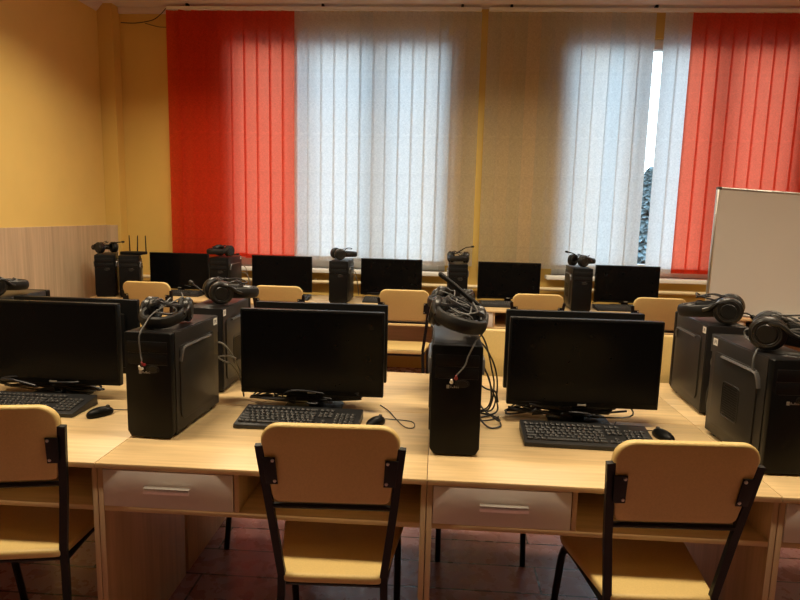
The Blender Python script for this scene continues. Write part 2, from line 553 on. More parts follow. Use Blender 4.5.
# ------------------------------------------------------------------ chairs
def post_x(z):
    return .150 + (z - .43) * .1
def panel_y(z):
    return -.085 + (.955 - z) * .205
def make_chair(label, loc, rz, group):
    t = thing('school_chair', label, 'chair', loc, rz, group)
    def back(b):
        # upright rounded trapezoid pad, slightly hollowed, leaning back
        z0, z1 = .718, .964
        pts = []
        outl = []
        hw = lambda z: min(post_x(z) - .0105, .196)
        rt, rb = .055, .02
        n = 7
        for k in range(n + 1):                                   # top right corner
            a = R(90 * k / n)
            outl.append((hw(z1 - rt) - rt + rt * math.cos(a) + .004, z1 - rt + rt * math.sin(a)))
        outl2 = [(-x, z) for x, z in reversed(outl)]
        bot = []
        for k in range(4):
            a = R(180 + 90 * k / 3)
            bot.append((-(hw(z0) - rb) + rb * math.cos(a), z0 + rb + rb * math.sin(a)))
        bot2 = [(-x, z) for x, z in reversed(bot)]
        o = outl + outl2 + bot + bot2
        tt = bmesh.new()
        fr = [tt.verts.new((x, 0, z)) for x, z in o]
        rr = [tt.verts.new((x, 1, z)) for x, z in o]
        tt.faces.new(fr); tt.faces.new(list(reversed(rr)))
        for k in range(len(o)):
            k2 = (k + 1) % len(o)
            tt.faces.new((fr[k], rr[k], rr[k2], fr[k2]))
        bmesh.ops.recalc_face_normals(tt, faces=tt.faces)
        for v in tt.verts:
            v.co.y *= .028
        es = [e for e in tt.edges if abs(e.verts[0].co.y - e.verts[1].co.y) < 1e-9]
        bmesh.ops.bevel(tt, geom=es, offset=.009, segments=3, affect='EDGES', profile=.5)
        for v in tt.verts:
            v.co.y += panel_y(v.co.z) + .003 - .010 * (1 - (v.co.x / .19) ** 2)
        b._merge(tt)
    bk = part('backrest', 'chair_back', back, M['vinyl'], t, smooth=40)
    part('piping', 'chair_piping', lambda b: b.tube(smooth_path([(-.184, panel_y(.80) + .028, .80), (-.187, panel_y(.88) + .029, .88), (-.176, panel_y(.93) + .029, .932), (-.13, panel_y(.95) + .026, .953),
         (0, panel_y(.95) + .02, .955), (.13, panel_y(.95) + .026, .953), (.176, panel_y(.93) + .029, .932), (.187, panel_y(.88) + .029, .88), (.184, panel_y(.80) + .028, .80)]), .003, 6), M['vinyl'], bk)
    def seat(b):
        pts = []
        def corner(cx, cy, r, a0, n=6):
            for k in range(n + 1):
                a = R(a0 + 90 * k / n)
                pts.append((cx + r * math.cos(a), cy + r * math.sin(a)))
        corner(.205 - .09, .405 - .09, .09, 0)
        corner(-.205 + .09, .405 - .09, .09, 90)
        corner(-.158 + .03, .03, .03, 180, 4)
        corner(.158 - .03, .03, .03, 270, 4)
        b.prism(pts, .028, .009, Matrix.Translation((0, 0, .446)), 3)
        for v in b.bm.verts:
            if v.co.y > .3:
                v.co.z -= (v.co.y - .3) ** 2 * .9
    part('seat', 'chair_seat', seat, M['vinyl'], t, smooth=40)
    for s in (-1, 1):
        part('leg', 'rear_leg%d' % s, lambda b, s=s: b.tube([(s * post_x(.897), -.062, .897), (s * post_x(.66), -.016, .66), (s * .151, .012, .47), (s * .153, .012, .40), (s * .176, -.045, .0)],
             [.0160, .0160, .0160, .0155, .0150], 4, phase=math.pi / 4, flat=.65), M['metal'], t, smooth=None)
    for s in (-1, 1):
        part('leg', 'front_leg%d' % s, lambda b, s=s: b.tube(smooth_path([(s * .150, .03, .433), (s * .165, .20, .433), (s * .178, .30, .431), (s * .186, .345, .40), (s * .188, .38, .28), (s * .188, .455, .0)], 4), .0125, 10), M['metal'], t)
    for s in (-1, 1):
        br = part('bracket', 'chair_bracket%d' % s, lambda b, s=s: b.box((min(s * .130, s * .176), -.006, .775), (max(s * .130, s * .176), -.002, .872), .0015)
             , M['metal'], t, (0, panel_y(.823) - .002, 0))
        br.data = mesh_of('chair_bracket_t%d' % s, lambda b, s=s: b.prism([(s * .147, -.044), (s * .151, .042), (s * .187, .042), (s * .180, -.044)] if s > 0 else
             [(s * .180, -.044), (s * .187, .042), (s * .151, .042), (s * .147, -.044)], .004, .001,
             Matrix.Translation((0, .0, .823)) @ Matrix.Rotation(R(90 + 11.6), 4, 'X')), M['metal'], 35)
        part('bolt', 'chair_bolt', lambda b: b.lathe([(0, -.003), (.0045, -.002), (.005, 0), (.005, .002)], 10, Matrix.Rotation(R(-90), 4, 'X')), M['alu'], br, (s * .158, -.0115, .855))
        part('bolt', 'chair_bolt', None, M['alu'], br, (s * .155, .003, .790))
    part('crossbar', 'chair_crossbar', lambda b: b.tube([(-post_x(.702), -.023, .702), (post_x(.702), -.023, .702)], .0085, 10), M['metal'], t)
    part('seat_rail', 'chair_rail', lambda b: b.tube([(-.152, .03, .433), (.152, .03, .433)], .010, 8), M['metal'], t)
    part('seat_rail', 'chair_rail_front', lambda b: b.tube([(-.175, .28, .433), (.175, .28, .433)], .010, 8), M['metal'], t)
    return t

CH = [('yellow padded chair cut off at the left edge, nearest row', (-1.280, 1.64, 0), 11),
      ('yellow padded chair tucked under the nearest row, left of centre', (-.276, 1.618, 0), 2.5),
      ('yellow padded chair tucked under the nearest row on the right', (.669, 1.612, 0), 3)]
for nm, l, a in CH:
    make_chair(nm, l, R(a), 'chairs in the nearest row')
FC = [('yellow chair on the far side of the double row behind the left monitor', -1.66),
      ('yellow chair on the far side of the double row behind the centre left monitor', -.725),
      ('yellow chair on the far side showing between the centre tower and right monitor', .236),
      ('yellow chair on the far side showing between the right monitor and rear tower', 1.255)]
for nm, x in FC:
    make_chair(nm, (x, 2.955, 0), math.pi, 'chairs on the far side of the double row')
BC = [('yellow chair at the window desks closest to the left wall', -2.29),
      ('yellow chair at the window desks in front of the red and white blind join', -1.213),
      ('yellow chair at the window desks seen left of the centre tower, seat visible', -.237),
      ('yellow chair at the window desks just right of the centre tower', .772),
      ('yellow chair at the window desks closest to the whiteboard', 1.685)]
for k, (nm, x) in enumerate(BC):
    make_chair(nm, (x + [.03, 0, 0, 0, -.01][k], 4.60, 0), R([-1, 0, 0, 1, -2][k]), 'chairs at the window desks')

# ------------------------------------------------------------------ monitors
def squiggle(seed, x0, x1, y0, y1, z0, z1, n=8):
    r = random.Random(seed)
    return smooth_path([(r.uniform(x0, x1), r.uniform(y0, y1), r.uniform(z0, z1)) for _ in range(n)], 7)

def make_monitor(label, loc, rz, group, cables=0, seed=0, low=0.0):
    t = thing('monitor', label, 'monitor', loc, rz, group)
    hw, z0, z1 = .283, .072 - low, .410 - low * 1.05
    def shell(b):
        b.box((-hw, -.006, z0), (hw, .022, z1), .004)
        b.box((-hw + .05, .02, z0 + .03), (hw - .05, .040, z1 - .06), .012)
        b.box((-.09, .038, z0 + .07), (.09, .052, z0 + .22), .006)
    part('housing', 'monitor_housing%g' % low, shell, M['bezel'], t)
    part('screen', 'monitor_screen%g' % low, lambda b: b.box((-hw + .008, -.0075, z0 + .020), (hw - .008, -.0061, z1 - .008)), M['gloss'], t, smooth=None, label='blank black screen')
    part('badge', 'monitor_badge%g' % low, lambda b: b.box((-.016, -.0072, z0 + .006), (.016, -.0061, z0 + .013)), M['badge'], t, smooth=None)
    nk = part('stand_neck', 'monitor_neck%g' % low, lambda b: b.box((-.022, .03, .010), (.022, .046, z0 + .12), .004).box((-.03, .022, z0 - .022), (.03, .05, z0 + .004), .004), M['bezel'], t)
    part('stand_base', 'monitor_base', lambda b: b.prism(round_rect(-.115, -.045, .115, .115, .03), .0095, .002), M['bezel'], t, (0, 0, .0005))
    for k in range(cables):
        r = random.Random(seed * 31 + k)
        x0 = r.uniform(-.08, .1)
        pts = [(x0, .056, .17), (x0 + .02, .075, .07), (x0 + r.uniform(-.1, .1), .09, .02)]
        for q in range(6):
            pts.append((r.uniform(-.275, .20), r.uniform(-.012, .085), .026 + r.uniform(0, .058)))
        pts.append((-.275, .085, .018))
        part(['power_cable', 'video_cable', 'data_cable', 'power_cable', 'video_cable'][k % 5], None, lambda b: b.tube(smooth_path(pts, 7), .0032 + .0008 * (k % 2), 6), M['cable'], t)
    return t

Z = .7505
NM = [('large black monitor at the left edge, nearest row', (-1.548, 2.295, Z)),
      ('large black monitor left of centre, nearest row', (-.475, 2.272, Z)),
      ('large black monitor right of centre, nearest row', (.567, 2.243, Z)),
      ('black monitor cut off at the right edge behind the right headset', (1.735, 2.31, Z))]
for k, (nm, l) in enumerate(NM):
    make_monitor(nm, l, 0, 'monitors in the nearest row', 8, 11 + k, [.010, .006, .0, .0][k])
FM = [('black monitor facing away behind the left monitor of the nearest row', (-1.595, 2.56, Z)),
      ('black monitor facing away behind the centre left monitor of the nearest row', (-.482, 2.52, Z)),
      ('black monitor facing away behind the right monitor of the nearest row', (.583, 2.52, Z))]
for k, (nm, l) in enumerate(FM):
    make_monitor(nm, l, math.pi, 'monitors facing away in the second row', 0, 0, [.030, .012, .012][k])
BM = [('black monitor at the window desks, in front of the red vanes beside the router tower', -2.417),
      ('black monitor at the window desks, at the join of red and white vanes', -1.437),
      ('black monitor at the window desks, in front of white vanes above the centre left chair', -.412),
      ('black monitor at the window desks, just right of the centre tower', .664),
      ('black monitor at the window desks, closest to the whiteboard', 1.72)]
for k, (nm, x) in enumerate(BM):
    make_monitor(nm, (x, 5.50, Z), R([0, 0, 0, 0, -1][k]), 'monitors at the window desks', 1, 50 + k, .035)

# ------------------------------------------------------------------ computer towers
TW, TD, TH = .163, .385, .370
def make_tower(label, loc, rz, group, badge=True):
    """origin: middle of the bottom of the front face, front towards -y"""
    t = thing('computer_tower', label, 'computer', loc, rz, group)
    h = TW / 2
    part('case', 'tower_case', lambda b: b.box((-h + .004, .03, .012), (h - .004, TD, TH), .003), M['case'], t)
    def front(b):
        o = [(-h + .012, .006), (h - .012, .006), (h, .026), (h, TH - .004), (h - .004, TH), (-h + .004, TH), (-h, TH - .004), (-h, .026)]
        b.prism(o, .029, .004, Matrix(((1, 0, 0, 0), (0, 0, -1, .0295), (0, 1, 0, 0), (0, 0, 0, 1))))
    fp = part('front_panel', 'tower_front', front, M['bezel'], t)
    part('drive_bay', 'tower_bay', lambda b: b.box((-h + .012, -.0015, .302), (h - .012, .002, .340), .001).box((-h + .012, -.0015, .262), (h - .012, .002, .2995), .001), M['black'], fp)
    part('seam', 'tower_seam', lambda b: b.box((-h + .012, -.0022, .3005), (h - .012, .001, .3015)).box((-h + .02, -.0022, .2605), (h - .012, .001, .2613)), M['panel'], fp, smooth=None)
    ring = []
    for k in range(25):
        a = 2 * math.pi * k / 24
        ring.append((.018 + .022 * math.cos(a), -.0015, .246 + .012 * math.sin(a)))
    part('power_button', 'tower_button', lambda b: b.tube(ring, .0016, 6, caps=False).lathe([(0, 0), (.018, 0), (.017, .003), (0, .0035)], 20,
         Matrix.Translation((.018, .0, .246)) @ Matrix.Rotation(R(90), 4, 'X') @ Matrix.Scale(.55, 4, (0, 1, 0))), M['panel'], fp)
    if badge:
        part('badge', 'tower_badge', lambda b: b.box((-.032, -.0014, .2285), (-.0225, .001, .2405), .0008)
             .box((-.0195, -.0010, .231), (-.0165, .001, .238)).box((-.0145, -.0010, .231), (-.0105, .001, .2335)).box((-.0085, -.0010, .231), (-.0045, .001, .238))
             .box((-.0025, -.0010, .231), (.0015, .001, .2355)).box((.0035, -.0010, .231), (.0075, .001, .238)), M['badge'], fp, smooth=None, label='small grey maker badge')
    def side(b):
        b.box((0, .034, .016), (.003, TD - .004, TH - .004), .001)
        o = round_rect(.06, .05, TD - .045, TH - .052, [.02, .02, .03, .03])
        b.prism(o, .0055, .003, Matrix(((0, 0, 1, .003), (1, 0, 0, 0), (0, 1, 0, 0), (0, 0, 0, 1))))
    for s in (-1, 1):
        sp = part('side_panel', 'tower_side', side, M['panel'], t, (s * (h - .0035), 0, 0) if s > 0 else (-(h - .0035), TD + .034 - .004, 0), (0, 0, 0 if s > 0 else math.pi))
        # pale strip paints in the highlight along the pressed panel's upper bevel
        def strip(b, s=s):
            f = (lambda y: y) if s > 0 else (lambda y: TD + .03 - y)
            b.tube([(.006, f(.062), .262), (.0085, f(.068), .292), (.0085, f(.078), .306), (.0085, f(.10), .309), (.0085, f(.295), .309)], .0085, 8, flat=.55)
        part('bevel_highlight', 'tower_highlight%d' % s, strip, M['strip'], sp, label='pale painted bevel highlight')
        st = part('sticker', 'tower_sticker%d' % s, lambda b, s=s: b.box((.0031, (TD - .042) if s > 0 else .038, TH - .034), (.0037, (TD - .010) if s > 0 else .068, TH - .008)), M['sticker'], sp, smooth=None, label='white paper sticker')
        part('writing', 'tower_ink%d' % s, lambda b, s=s: [b.box((.0037, ((TD - .034) if s > 0 else .046) + q * .006, TH - .028 + (q % 2) * .004), (.0040, ((TD - .034) if s > 0 else .046) + q * .006 + .003, TH - .014)) for q in range(3)], M['ink'], st, smooth=None)
        if s < 0:
            def vent(b):
                for i in range(11):
                    for j in range(13):
                        if (i in (0, 10)) and (j in (0, 12)):
                            continue
                        y, z = .150 + i * .0085, .112 + j * .0085
                        b.box((.0086, y, z), (.0098, y + .0055, z + .0055))
            def rim(b):
                o = round_rect(.144, .106, .249, .228, .012)
                pts = [(.0088, y, z) for y, z in o]
                b.tube(pts + pts[:1], .0022, 6, caps=False)
            vg = part('vent_grille', 'tower_vent', rim, M['case'], sp)
            tag(part('vent_holes', 'tower_vent_holes', vent, M['black'], vg, smooth=None))
    def rear(b):
        b.box((-.06, TD, .27), (.06, TD + .004, .34), .001)
        for k in range(6):
            b.box((-.055, TD, .06 + k * .02), (.0, TD + .003, .074 + k * .02))
        b.box((.02, TD, .12), (.055, TD + .006, .24), .001)
    part('rear_ports', 'tower_rear', rear, M['strip'], t)
    for x in (-.055, .055):
        for y in (.06, TD - .04):
            part('foot', 'tower_foot', lambda b: b.lathe([(0, 0), (.012, 0), (.014, .0118), (0, .0118)], 12), M['black'], t, (x, y, 0))
    return t

def tower_cables(t, lists, mats):
    for pts, m in zip(lists, mats):
        pts = [(x, y + .019, z) for x, y, z in pts]
        part('cable', None, lambda b: b.tube(smooth_path(pts, 7), .0035, 6), M[m], t)

L0 = SE - 1.0255
NT = [('black tower on the nearest row, left of the left centre monitor, headset on top', (-.955, 1.905, Z), -3),
      ('black tower at the centre of the nearest row, right beside the seam of two desks', (.077, 1.882, Z), 0),
      ('black tower at the right edge, nearest row, square vent grille on its side', (1.117, 1.85, Z), 2)]
towers = []
for nm, l, a in NT:
    towers.append(make_tower(nm, l, R(a), 'towers in the nearest row'))
FT = [('black tower facing away on the second row at the left edge under a headset', (-1.985, 2.835, Z), 0),
      ('black tower facing away, just behind the tower left of the centre monitor', (-.972, 2.825, Z), 0),
      ('black tower facing away, hidden behind the centre tower', (.078, 2.825, Z), 0),
      ('black tower facing away, just behind the tower at the right edge', (1.187, 2.805, Z), -3)]
for nm, l, a in FT:
    towers.append(make_tower(nm, l, math.pi + R(a), 'towers facing away in the second row'))
BT = [('black tower at the window desks against the left wall, headset on top', -2.885, 5.05, 24),
      ('black tower at the window desks with a router on top', -2.668, 5.05, 24),
      ('black tower at the window desks, right of the monitor beside the red vanes', -1.893, 5.10, 0),
      ('black tower at the window desks in front of the left window white vanes', -.84, 5.10, 0),
      ('black tower at the window desks seen above the centre tower', .188, 5.12, 0),
      ('black tower at the window desks in front of the right window white vanes', 1.225, 5.08, -2)]
for nm, x, y, a in BT:
    towers.append(make_tower(nm, (x, y, Z), R(a), 'towers at the window desks', badge=False))

# cables dropping from the rear of the centre and left towers
tower_cables(towers[1], [
    [(.05, .372, .33), (.095, .385, .335), (.125, .40, .29), (.150, .41, .20), (.165, .41, .12), (.15, .41, .03), (.10, .42, .007)],
    [(.05, .372, .30), (.10, .39, .30), (.14, .40, .25), (.17, .42, .18), (.18, .43, .10), (.165, .43, .02), (.12, .435, .007)],
    [(.03, .372, .23), (.09, .40, .23), (.125, .42, .19), (.16, .44, .10), (.185, .42, .03), (.16, .40, .008), (.11, .42, .006)],
    [(.04, .372, .20), (.10, .39, .21), (.14, .39, .16), (.155, .40, .08), (.14, .41, .03), (.09, .40, .012), (.1, .33, .006), (.15, .34, .006), (.185, .38, .006)],
    [(.03, .372, .16), (.09, .39, .14), (.13, .37, .12), (.17, .40, .10), (.185, .43, .05)],
    [(.02, .372, .12), (.09, .38, .08), (.12, .33, .05), (.17, .30, .02), (.185, .34, .006), (.16, .39, .006), (.11, .36, .006)],
    [(.03, .372, .10), (.09, .36, .05), (.11, .29, .02), (.14, .25, .006), (.18, .27, .006), (.185, .31, .006)]],
    ['cable'] * 7)
tower_cables(towers[0], [
    [(.03, .372, .25), (.08, .40, .25), (.12, .41, .20), (.145, .43, .13), (.155, .45, .05)],
    [(.03, .372, .22), (.09, .39, .18), (.125, .40, .16), (.15, .42, .10), (.155, .44, .02)],
    [(.03, .372, .19), (.10, .395, .20), (.14, .40, .19)]], ['pale', 'pale', 'pale'])
tower_cables(towers[2], [
    [(-.03, .368, .30), (-.06, .40, .27), (-.045, .41, .2), (-.06, .40, .1), (-.05, .41, .02)],
    [(-.0, .368, .25), (-.05, .39, .2), (-.06, .41, .12), (-.03, .42, .02)]], ['pale', 'cable'])
tower_cables(towers[9], [[(.03, .37, .28), (.10, .40, .26), (.125, .42, .15), (.15, .42, .04)], [(.03, .37, .2), (.11, .39, .2), (.15, .42, .10)]], ['pale', 'pale'])
tower_cables(towers[10], [[(.03, .37, .28), (.09, .40, .24), (.11, .42, .12), (.12, .42, .03)], [(.03, .37, .22), (.09, .40, .2), (.115, .43, .1), (.12, .43, .02)]], ['pale', 'pale'])
tower_cables(towers[8], [[(.03, .37, .33), (.075, .41, .32), (.085, .42, .27), (.088, .42, .22)], [(.03, .37, .25), (.075, .40, .3), (.085, .43, .2), (.085, .44, .1)]], ['cable', 'pale'])

# ------------------------------------------------------------------ keyboards and mice
def make_keyboard(label, loc, rz, group, cable=True):
    t = thing('keyboard', label, 'keyboard', loc, rz, group)
    w, d = .452, .172
    def base(b):
        b.box((-w / 2, 0, 0), (w / 2, d, .016), .004)
        for v in b.bm.verts:
            if v.co.z > .008:
                v.co.z += .022 * v.co.y / d
    part('key_tray', 'kb_base', base, M['kbase'], t)
    def legends(b):
        keys(b, True)
    def keys(b, ink=False):
        u = .0188
        y0 = .020
        for row in range(6):
            y = y0 + row * .0205 + (.006 if row == 5 else 0)
            zt = .0165 + .022 * (y + .008) / d
            def key(x0, x1):
                if ink:
                    if x1 - x0 < 2 * u:
                        b.box((x0 + .005, y + .0075, zt + .0060), (x0 + .0085, y + .0118, zt + .0067))
                    return
                b.box((x0 + .0015, y, zt - .002), (x1 - .0015, y + u - .003, zt + .0065), .0022, 1)
            x = -w / 2 + .010
            if row == 0:
                for ww in (1.3, 1.2, 1.2, 5.9, 1.2, 1.2, 1.2, 1.5):
                    key(x, x + ww * u); x += ww * u
            else:
                first = {1: 2.2, 2: 1.75, 3: 1.5, 4: 1.0, 5: 1.0}[row]
                key(x, x + first * u); x += first * u
                while x + u < -w / 2 + .010 + 14.7 * u - .9 * u:
                    key(x, x + u); x += u
                key(x, -w / 2 + .010 + 14.7 * u)
            xc = -w / 2 + .010 + 15.05 * u
            if row in (0, 3, 4, 5):
                for q in range(3):
                    key(xc + q * u, xc + (q + 1) * u)
            if row == 1:
                key(xc + u, xc + 2 * u)
            xn = xc + 3.35 * u
            if row < 5:
                for q in range(4):
                    key(xn + q * u, xn + (q + 1) * u)
    kk = part('keys', 'kb_keys', keys, M['key'], t, smooth=None, label='dark grey keycaps')
    tag(part('key_legends', 'kb_legends', legends, M['badge'], kk, smooth=None, label='pale key legends'), kind='stuff')
    if cable:
        part('cable', None, lambda b: b.tube(smooth_path([(.02, d, .014), (.03, d + .03, .015), (-.03, d + .026, .0145), (-.11, d + .03, .0145), (-.16, d + .03, .012), (-.19, d + .025, .008), (-.21, d + .05, .006)], 6), .0028, 6), M['cable'], t)
    return t
KB = [('black keyboard at the left edge behind the left chair, nearest row', (-1.56, 2.07, Z), 0, 1),
      ('black keyboard under the monitor left of centre, nearest row', (-.490, 2.038, Z), -1.0, 1),
      ('black keyboard under the monitor right of centre, nearest row', (.548, 1.992, Z), -1.5, 1)]
for nm, l, a, c in KB:
    make_keyboard(nm, l, R(a), 'keyboards in the nearest row', c)
BK = [('black keyboard at the window desks in front of the monitor beside the router tower', -2.36, 5.24),
      ('black keyboard at the window desks behind the chair at the red and white join', -1.36, 5.22),
      ('black keyboard at the window desks left of the chair with a visible seat', -.42, 5.22),
      ('black keyboard at the window desks just right of the centre tower headset', .62, 5.2),
      ('black keyboard at the window desks left of the chair closest to the whiteboard', 1.62, 5.2)]
for nm, x, y in BK:
    make_keyboard(nm, (x, y, Z), R(rnd.uniform(-2, 2)), 'keyboards at the window desks', False)

def make_mouse(label, loc, rz, group, cable):
    t = thing('computer_mouse', label, 'mouse', loc, rz, group)
    def body(b):
        b.ball((0, 0, .010), (.028, .051, .024), 3)
        for v in b.bm.verts:
            v.co.z = max(v.co.z, 0.0)
            v.co.x *= 1 - .14 * math.cos(v.co.y / .051 * 1.5)
    part('shell', 'mouse_shell', body, M['bezel'], t, smooth=60)
    part('scroll_wheel', 'mouse_wheel', lambda b: b.lathe([(0, -.0035), (.008, -.0035), (.009, 0), (.008, .0035), (0, .0035)], 16,
         Matrix.Translation((0, .030, .0275)) @ Matrix.Rotation(R(90), 4, 'Y')), M['strip'], t)
    if cable:
        part('cable', None, lambda b: b.tube(smooth_path(cable, 7), .0019, 6), M['cable'], t)
    return t
make_mouse('black mouse right of the left edge keyboard, nearest row', (-1.25, 2.11, Z), R(-35), 'mice in the nearest row',
           [(0, .049, .012), (.0, .08, .004), (.07, .15, .003), (.05, .23, .003), (-.02, .26, .003), (-.1, .3, .003)])
make_mouse('black mouse half hidden behind the chair left of centre', (-.207, 2.138, Z), R(-30), 'mice in the nearest row',
           [(0, .049, .012), (.01, .08, .004), (.09, .11, .003), (.13, .06, .003), (.10, .045, .004), (.02, .10, .006), (-.05, .16, .003), (-.12, .2, .003)])
make_mouse('black mouse right of the keyboard under the monitor right of centre', (.838, 2.135, Z), R(20), 'mice in the nearest row',
           [(0, .049, .012), (-.01, .08, .004), (-.04, .12, .003), (-.09, .15, .003), (-.06, .19, .003)])

# ------------------------------------------------------------------ headsets
def make_headset(label, loc, rz, group, tilt=0.0, mic=None, cable=None, cable_mat='grey_cable', plug=None, wad=0, seed=1, k=1.0, lean=0.0, micr=.0034, extra=0):
    """a gaming headset lying down: cups on edge at local (+-span, 0), the band curving to +y; mic, cable and plug in room coordinates"""
    t = thing('headset', label, 'headphones', loc, rz, group)
    t.rotation_euler = (0, R(lean), rz)
    t.scale = (k, k, k)
    inv = (Matrix.Translation(loc) @ Euler((0, R(lean), rz)).to_matrix().to_4x4() @ Matrix.Scale(k, 4)).inverted()
    loc_of = lambda pts: [inv @ Vector(p) for p in pts]
    apex, sp = .150, .066
    def arc(r0, n=22, dz=0.0):
        out = []
        for q in range(n + 1):
            a = math.pi * q / n
            x = -(sp + r0) * math.cos(a)
            if 0.15 < q / n < .85:
                x *= 1.10
            y = (apex + r0) * (math.sin(a) ** .8)
            z = .052 - (.030 - tilt) * math.sin(a) + dz
            out.append((x, y, max(z, .0245)))
        return smooth_path(out[::2], 3)
    hb = part('headband', ('hband', tilt), lambda b: b.tube(arc(.006), .0125, 10, flat=1.75), M['foam'], t)
    part('band_padding', ('hpad', tilt), lambda b: b.tube(arc(-.009)[9:-9], .0135, 10, flat=1.5), M['shell'], hb)
    cz = .0515
    for s in (-1, 1):
        m = Matrix.Translation((s * sp, 0, cz)) @ Matrix.Rotation(R(90 * s), 4, 'Y') @ Matrix.Rotation(R(8), 4, 'X')
        cup = part('ear_cup', 'hcup%d' % s, lambda b: b.lathe([(0, .020), (.010, .0215), (.024, .021), (.027, .018), (.030, .0195), (.034, .0185), (.041, .017), (.047, .011), (.048, .002), (.045, -.006), (0, -.006)], 28, m), M['shell'], t)
        part('ear_cushion', 'hcush%d' % s, lambda b: b.lathe([(.016, -.007), (.018, -.022), (.027, -.029), (.039, -.028), (.0465, -.020), (.0465, -.010), (.042, -.0065), (.016, -.007)], 28, m), M['foam'], cup)
        part('yoke', 'hyoke%d' % s, lambda b: b.tube(smooth_path([(s * (sp + .016), .0, .082), (s * (sp + .020), .030, .078), (s * (sp + .018), .055, .058), (s * (sp + .012), .078, .048)], 5), .0065, 8), M['shell'], hb)
        part('cup_ring', 'hring%d' % s, lambda b: b.tube([m @ Vector((.036 * math.cos(2 * math.pi * q / 24), .036 * math.sin(2 * math.pi * q / 24), .0185)) for q in range(25)], .0022, 6, caps=False), M['panel'], cup)
    if mic:
        mp = smooth_path(loc_of(mic), 6)
        bm_ = part('microphone_boom', None, lambda b: b.tube(mp, micr / k, 8), M['black'], t)
        e = mp[-1]
        d = (mp[-1] - mp[-3]).normalized()
        part('microphone_tip', None, lambda b: b.tube([e - d * .004, e, e + d * .018, e + d * .024], [.004, .0085, .0085, .004], 10), M['foam'], bm_)
    if cable:
        c = part('cable', None, lambda b: b.tube(smooth_path(loc_of(cable), 8), .0026, 6), M[cable_mat], t)
        if plug:
            for p, mt, lb in zip(plug, ('redp', 'sticker'), ('red audio plug', 'white audio plug')):
                q = loc_of([p, Vector(p) + Vector((0, -.014, .003)), Vector(p) + Vector((0, -.022, .015))])
                part('plug', None, lambda b: b.tube(q, [.0055, .0055, .003], 8), M[mt], c, label=lb)
    if wad:
        r = random.Random(seed)
        pts = []
        for q in range(wad * 8):
            a = q * .8
            pts.append((.035 * math.cos(a) + r.uniform(-.014, .014), .060 + .055 * math.sin(a) + r.uniform(-.012, .012), .072 + .022 * math.sin(q * .37 + seed) + r.uniform(-.008, .014)))
        part('cable', None, lambda b: b.tube(smooth_path(pts, 5), .0028, 6), M[cable_mat], t)
    for j in range(extra):                                         # the coiled black extension cord bundled on it
        r = random.Random(seed + 77 + j)
        c0 = Vector((r.uniform(-.03, .03), .05 + r.uniform(-.03, .03), .075 + .008 * j))
        ax, ay = r.uniform(.035, .055), r.uniform(.04, .06)
        pts = [c0 + Vector((ax * math.cos(q * .7), ay * math.sin(q * .7) , .012 * math.sin(q * .7 + j) + r.uniform(-.006, .006))) for q in range(26)]
        part('cable', None, lambda b: b.tube(smooth_path(pts, 4), .0034, 6), M['cable'], t)
    return t

ZT = Z + TH + .0005
NG, FG, BG = 'headsets on the near towers', 'headsets on the far towers', 'headsets on the window towers'
make_headset('headset on the near tower left of centre, grey cord dropping down the tower front', (-.965, 2.10, ZT), R(186), NG, tilt=.0, k=.95,
             cable=[(-.93, 2.13, ZT + .105), (-.90, 2.06, ZT + .10), (-.93, 2.0, ZT + .078), (-.960, 1.955, ZT + .052), (-.968, 1.918, ZT + .022), (-.970, 1.893, ZT + .004), (-.971, 1.884, ZT - .02), (-.968, 1.885, ZT - .07), (-.962, 1.880, ZT - .090)],
             plug=[(-.962, 1.898, ZT - .108), (-.971, 1.898, ZT - .122)], wad=2, seed=4, extra=2)
make_headset('headset with raised mic boom piled on the centre tower', (.062, 2.03, ZT + .019), R(188), NG, tilt=.022, lean=-13, k=1.08,
             mic=[(.165, 2.07, ZT + .08), (.150, 2.06, ZT + .105), (.11, 2.06, ZT + .135), (.06, 2.07, ZT + .175), (.03, 2.075, ZT + .197)], micr=.0085,
             cable=[(.12, 2.10, ZT + .13), (.14, 2.0, ZT + .10), (.158, 1.95, ZT + .06), (.155, 1.92, ZT + .035), (.135, 1.895, ZT + .016), (.125, 1.872, ZT + .002), (.11, 1.866, ZT - .03), (.10, 1.862, ZT - .06), (.074, 1.856, ZT - .092)],
             plug=[(.074, 1.875, ZT - .106), (.060, 1.875, ZT - .119)], wad=4, seed=9, extra=3)
make_headset('headset on the tower at the right edge, round ear cup towards the room', (1.108, 2.03, ZT), R(240), NG, tilt=.01, k=1.17,
             cable=[(1.09, 1.99, ZT + .05), (1.04, 2.03, ZT + .06), (1.035, 2.03, ZT + .035), (1.046, 1.97, ZT + .012), (1.030, 1.945, ZT + .006), (1.018, 1.935, ZT - .02), (1.016, 1.93, ZT - .055)], cable_mat='grey_cable', wad=4, seed=21)
make_headset('headset on the rear tower at the left edge, beside the left wall panel', (-2.01, 2.56, ZT), R(-30), FG, tilt=.02, wad=1, seed=5)
make_headset('headset with mic boom on the rear tower behind the left centre tower', (-.962, 2.58, ZT), R(-58), FG, tilt=.02, k=1.08,
             mic=[(-.99, 2.50, ZT + .05), (-1.01, 2.50, ZT + .07), (-1.055, 2.53, ZT + .09)], wad=3, cable_mat='cable', seed=6)
make_headset('headset on the hidden rear tower behind the centre tower', (.085, 2.62, ZT), R(150), FG, tilt=.02, wad=2, seed=8)
make_headset('headset on the rear tower at the right, below the whiteboard', (1.205, 2.515, ZT), R(62), FG, tilt=.01, k=1.15,
             mic=[(1.19, 2.43, ZT + .05), (1.225, 2.43, ZT + .055), (1.245, 2.435, ZT + .05), (1.262, 2.44, ZT + .040)], wad=3, seed=13, cable_mat='cable')
